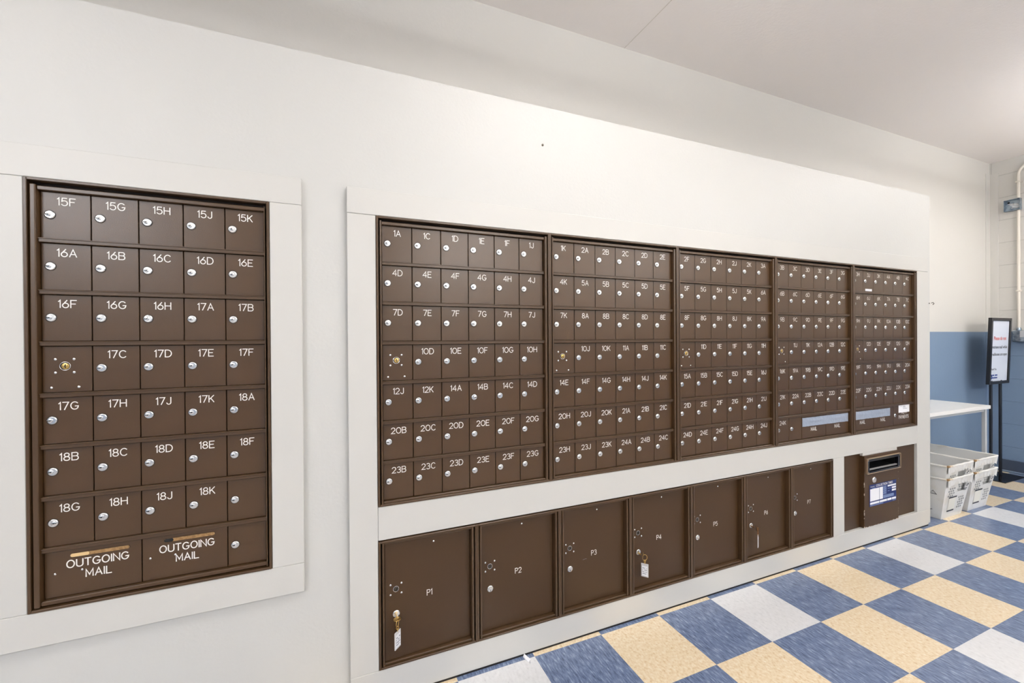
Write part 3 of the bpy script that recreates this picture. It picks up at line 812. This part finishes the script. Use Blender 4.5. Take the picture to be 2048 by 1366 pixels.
# ------------------------------------------------------------------ sign stand
t = thing('sign_stand', 'black floor sign stand with white poster asking not to retrieve mail', 'sign', (5.31, .275, 0))
obj('base_plate', MB().box(-.18, .185, -.105, .095, 0, .008, .002), m_blkgloss, t)
for x in (-.125, .045): obj('post', MB().box(x-.015, x+.015, -.007, .006, .008, .90, .002), m_blk, t)
fr = obj('poster_frame', MB().box(-.19, -.165, -.012, .012, -.285, .285, .002).box(.145, .17, -.012, .012, -.285, .285, .002)
         .box(-.165, .145, -.012, .012, .26, .285, .002).box(-.165, .145, -.012, .012, -.285, -.26, .002).box(-.165, .145, .004, .010, -.26, .26), m_blk, t, (0, -.012, 1.10), (math.radians(1.8), 0, 0))
pw, ph = .31, .52
po = obj('poster', MB().box(-.165, .145, -.003, .004, -.26, .26), mat('poster_paper', srgb(226, 232, 244), .35), t, (0, -.012, 1.10), (math.radians(1.8), 0, 0)); po['label'] = 'white printed poster'
def pf(txt, size, m, x, z, xs, al='CENTER'): return font_obj('poster_lettering', txt, size, m, po, x, -.0036, z, al, xs)
pf('Please do not', .044, m_red, -.01, .095, .92)
pf('retrieve mail while', .036, m_ink, -.01, .022, .98)
pf('mailboxes are open', .036, m_ink, -.01, -.040, .96)
pf('Thank You', .026, m_greyink, -.155, -.205+.07-.03, .9, 'LEFT')
mb = MB()
mb.tube([(-.148+.017*math.cos(a*math.pi/3), -.0036, -.222+.02*math.sin(a*math.pi/3)) for a in range(6)], .004, 6, True)
for i in range(8):
    if i != 3: mb.box(-.122+i*.0115, -.1135+i*.0115, -.0042, -.003, -.214, -.203)
    mb.box(-.122+i*.0115, -.1145+i*.0115, -.0042, -.003, -.236, -.225)
obj('poster_emblem', mb, m_blueink, po)

# ------------------------------------------------------------------ conduit and boxes on the end wall
XW = XR
def bend(cx_y, cz, r, a0, a1, n=10): return [(XW-.022, cx_y+r*math.cos(math.radians(a0+(a1-a0)*i/n)), cz+r*math.sin(math.radians(a0+(a1-a0)*i/n))) for i in range(n+1)]
t = tag(obj('conduit_pipe', MB().tube([(XW-.022, .234, 1.303), (XW-.022, .234, 2.342)], .0105, 14)
    .tube([(XW-.022, .234, 2.45), (XW-.022, .234, 2.655)]+bend(.234-.09, 2.655, .09, 0, 90)+[(XW-.022, -.3, 2.745)], .0105, 14), m_cond, smooth=True),
    'cream painted conduit pipe running up the block wall and bending away', 'pipe')
for zz in (2.585, 1.62): obj('pipe_strap', MB().box(XW-.036, XW-.0005, .219, .249, zz, zz+.015, .002), m_cond, t)
t = thing('junction_box', 'open galvanised junction box with loose wires on the cream block wall', 'junction box', (XW, .27, 2.395))
obj('box_shell', MB().box(-.006, -.001, -.05, .048, -.05, .05).box(-.042, -.006, -.05, -.047, -.05, .05).box(-.042, -.006, .045, .048, -.05, .05)
    .box(-.042, -.006, -.047, .045, .047, .05).box(-.042, -.006, -.047, .045, -.05, -.047), m_galv, t)
mb = MB()
for q in range(4): mb.tube([(-.012, -.03, .01-.012*q), (-.05, -.02+.006*q, .005-.012*q), (-.052, .02-.012*q, .006-.01*q), (-.03, -.048, -.004-.009*q)], .0022, 6)
obj('wires', mb, m_wire, t, smooth=True)
obj('knockout', MB().lathe([(.008, 0), (.008, .0008)], c=(-.006, .0, .012), axis='x', n=14).lathe([(.008, 0), (.008, .0008)], c=(-.006, .028, .03), axis='x', n=14), m_shade_knock, t)
t = thing('raceway_box', 'grey metal outlet box on the block wall at the paint line', 'outlet box', (XW, .165, 1.228))
obj('box_shell', MB().box(-.05, -.001, -.11, .10, -.05, .05, .006, 2), m_galv, t)
obj('cover_plate', MB().box(-.054, -.05, -.105, .055, -.012, .045, .002), m_tleg, t)
obj('connector', MB().lathe([(.016, 0), (.016, .018), (.013, .024)], c=(-.022, .069, .05), axis='z', n=14), m_galv, t, smooth=True)

# ------------------------------------------------------------------ hanging lamps out of view, some added as fill; hung low for the uplights
for k, (lx, ly, hx, hy, pd, pu, lc) in enumerate(LAMPS):
    lab = ('white hanging lamp nearest the mailboxes', 'white hanging lamp near the block wall', 'unseen white fill lamp left of the camera', 'white hanging lamp behind the camera', 'cool white hanging lamp in the rear left', 'unseen white fill lamp in the rear right')[k]
    t = thing('hanging_lamp', lab, 'lamp', (lx, ly, LZ), group='hanging lamps')
    obj('housing', MB().box(-hx, hx, -hy, hy, 0, .08, .008), m_housing, t)
    for q in (-hx*.7, hx*.7): obj('suspension_rod', MB().tube([(q, 0, .07), (q, 0, CEIL-LZ)], .005, 8), m_chrome, t)
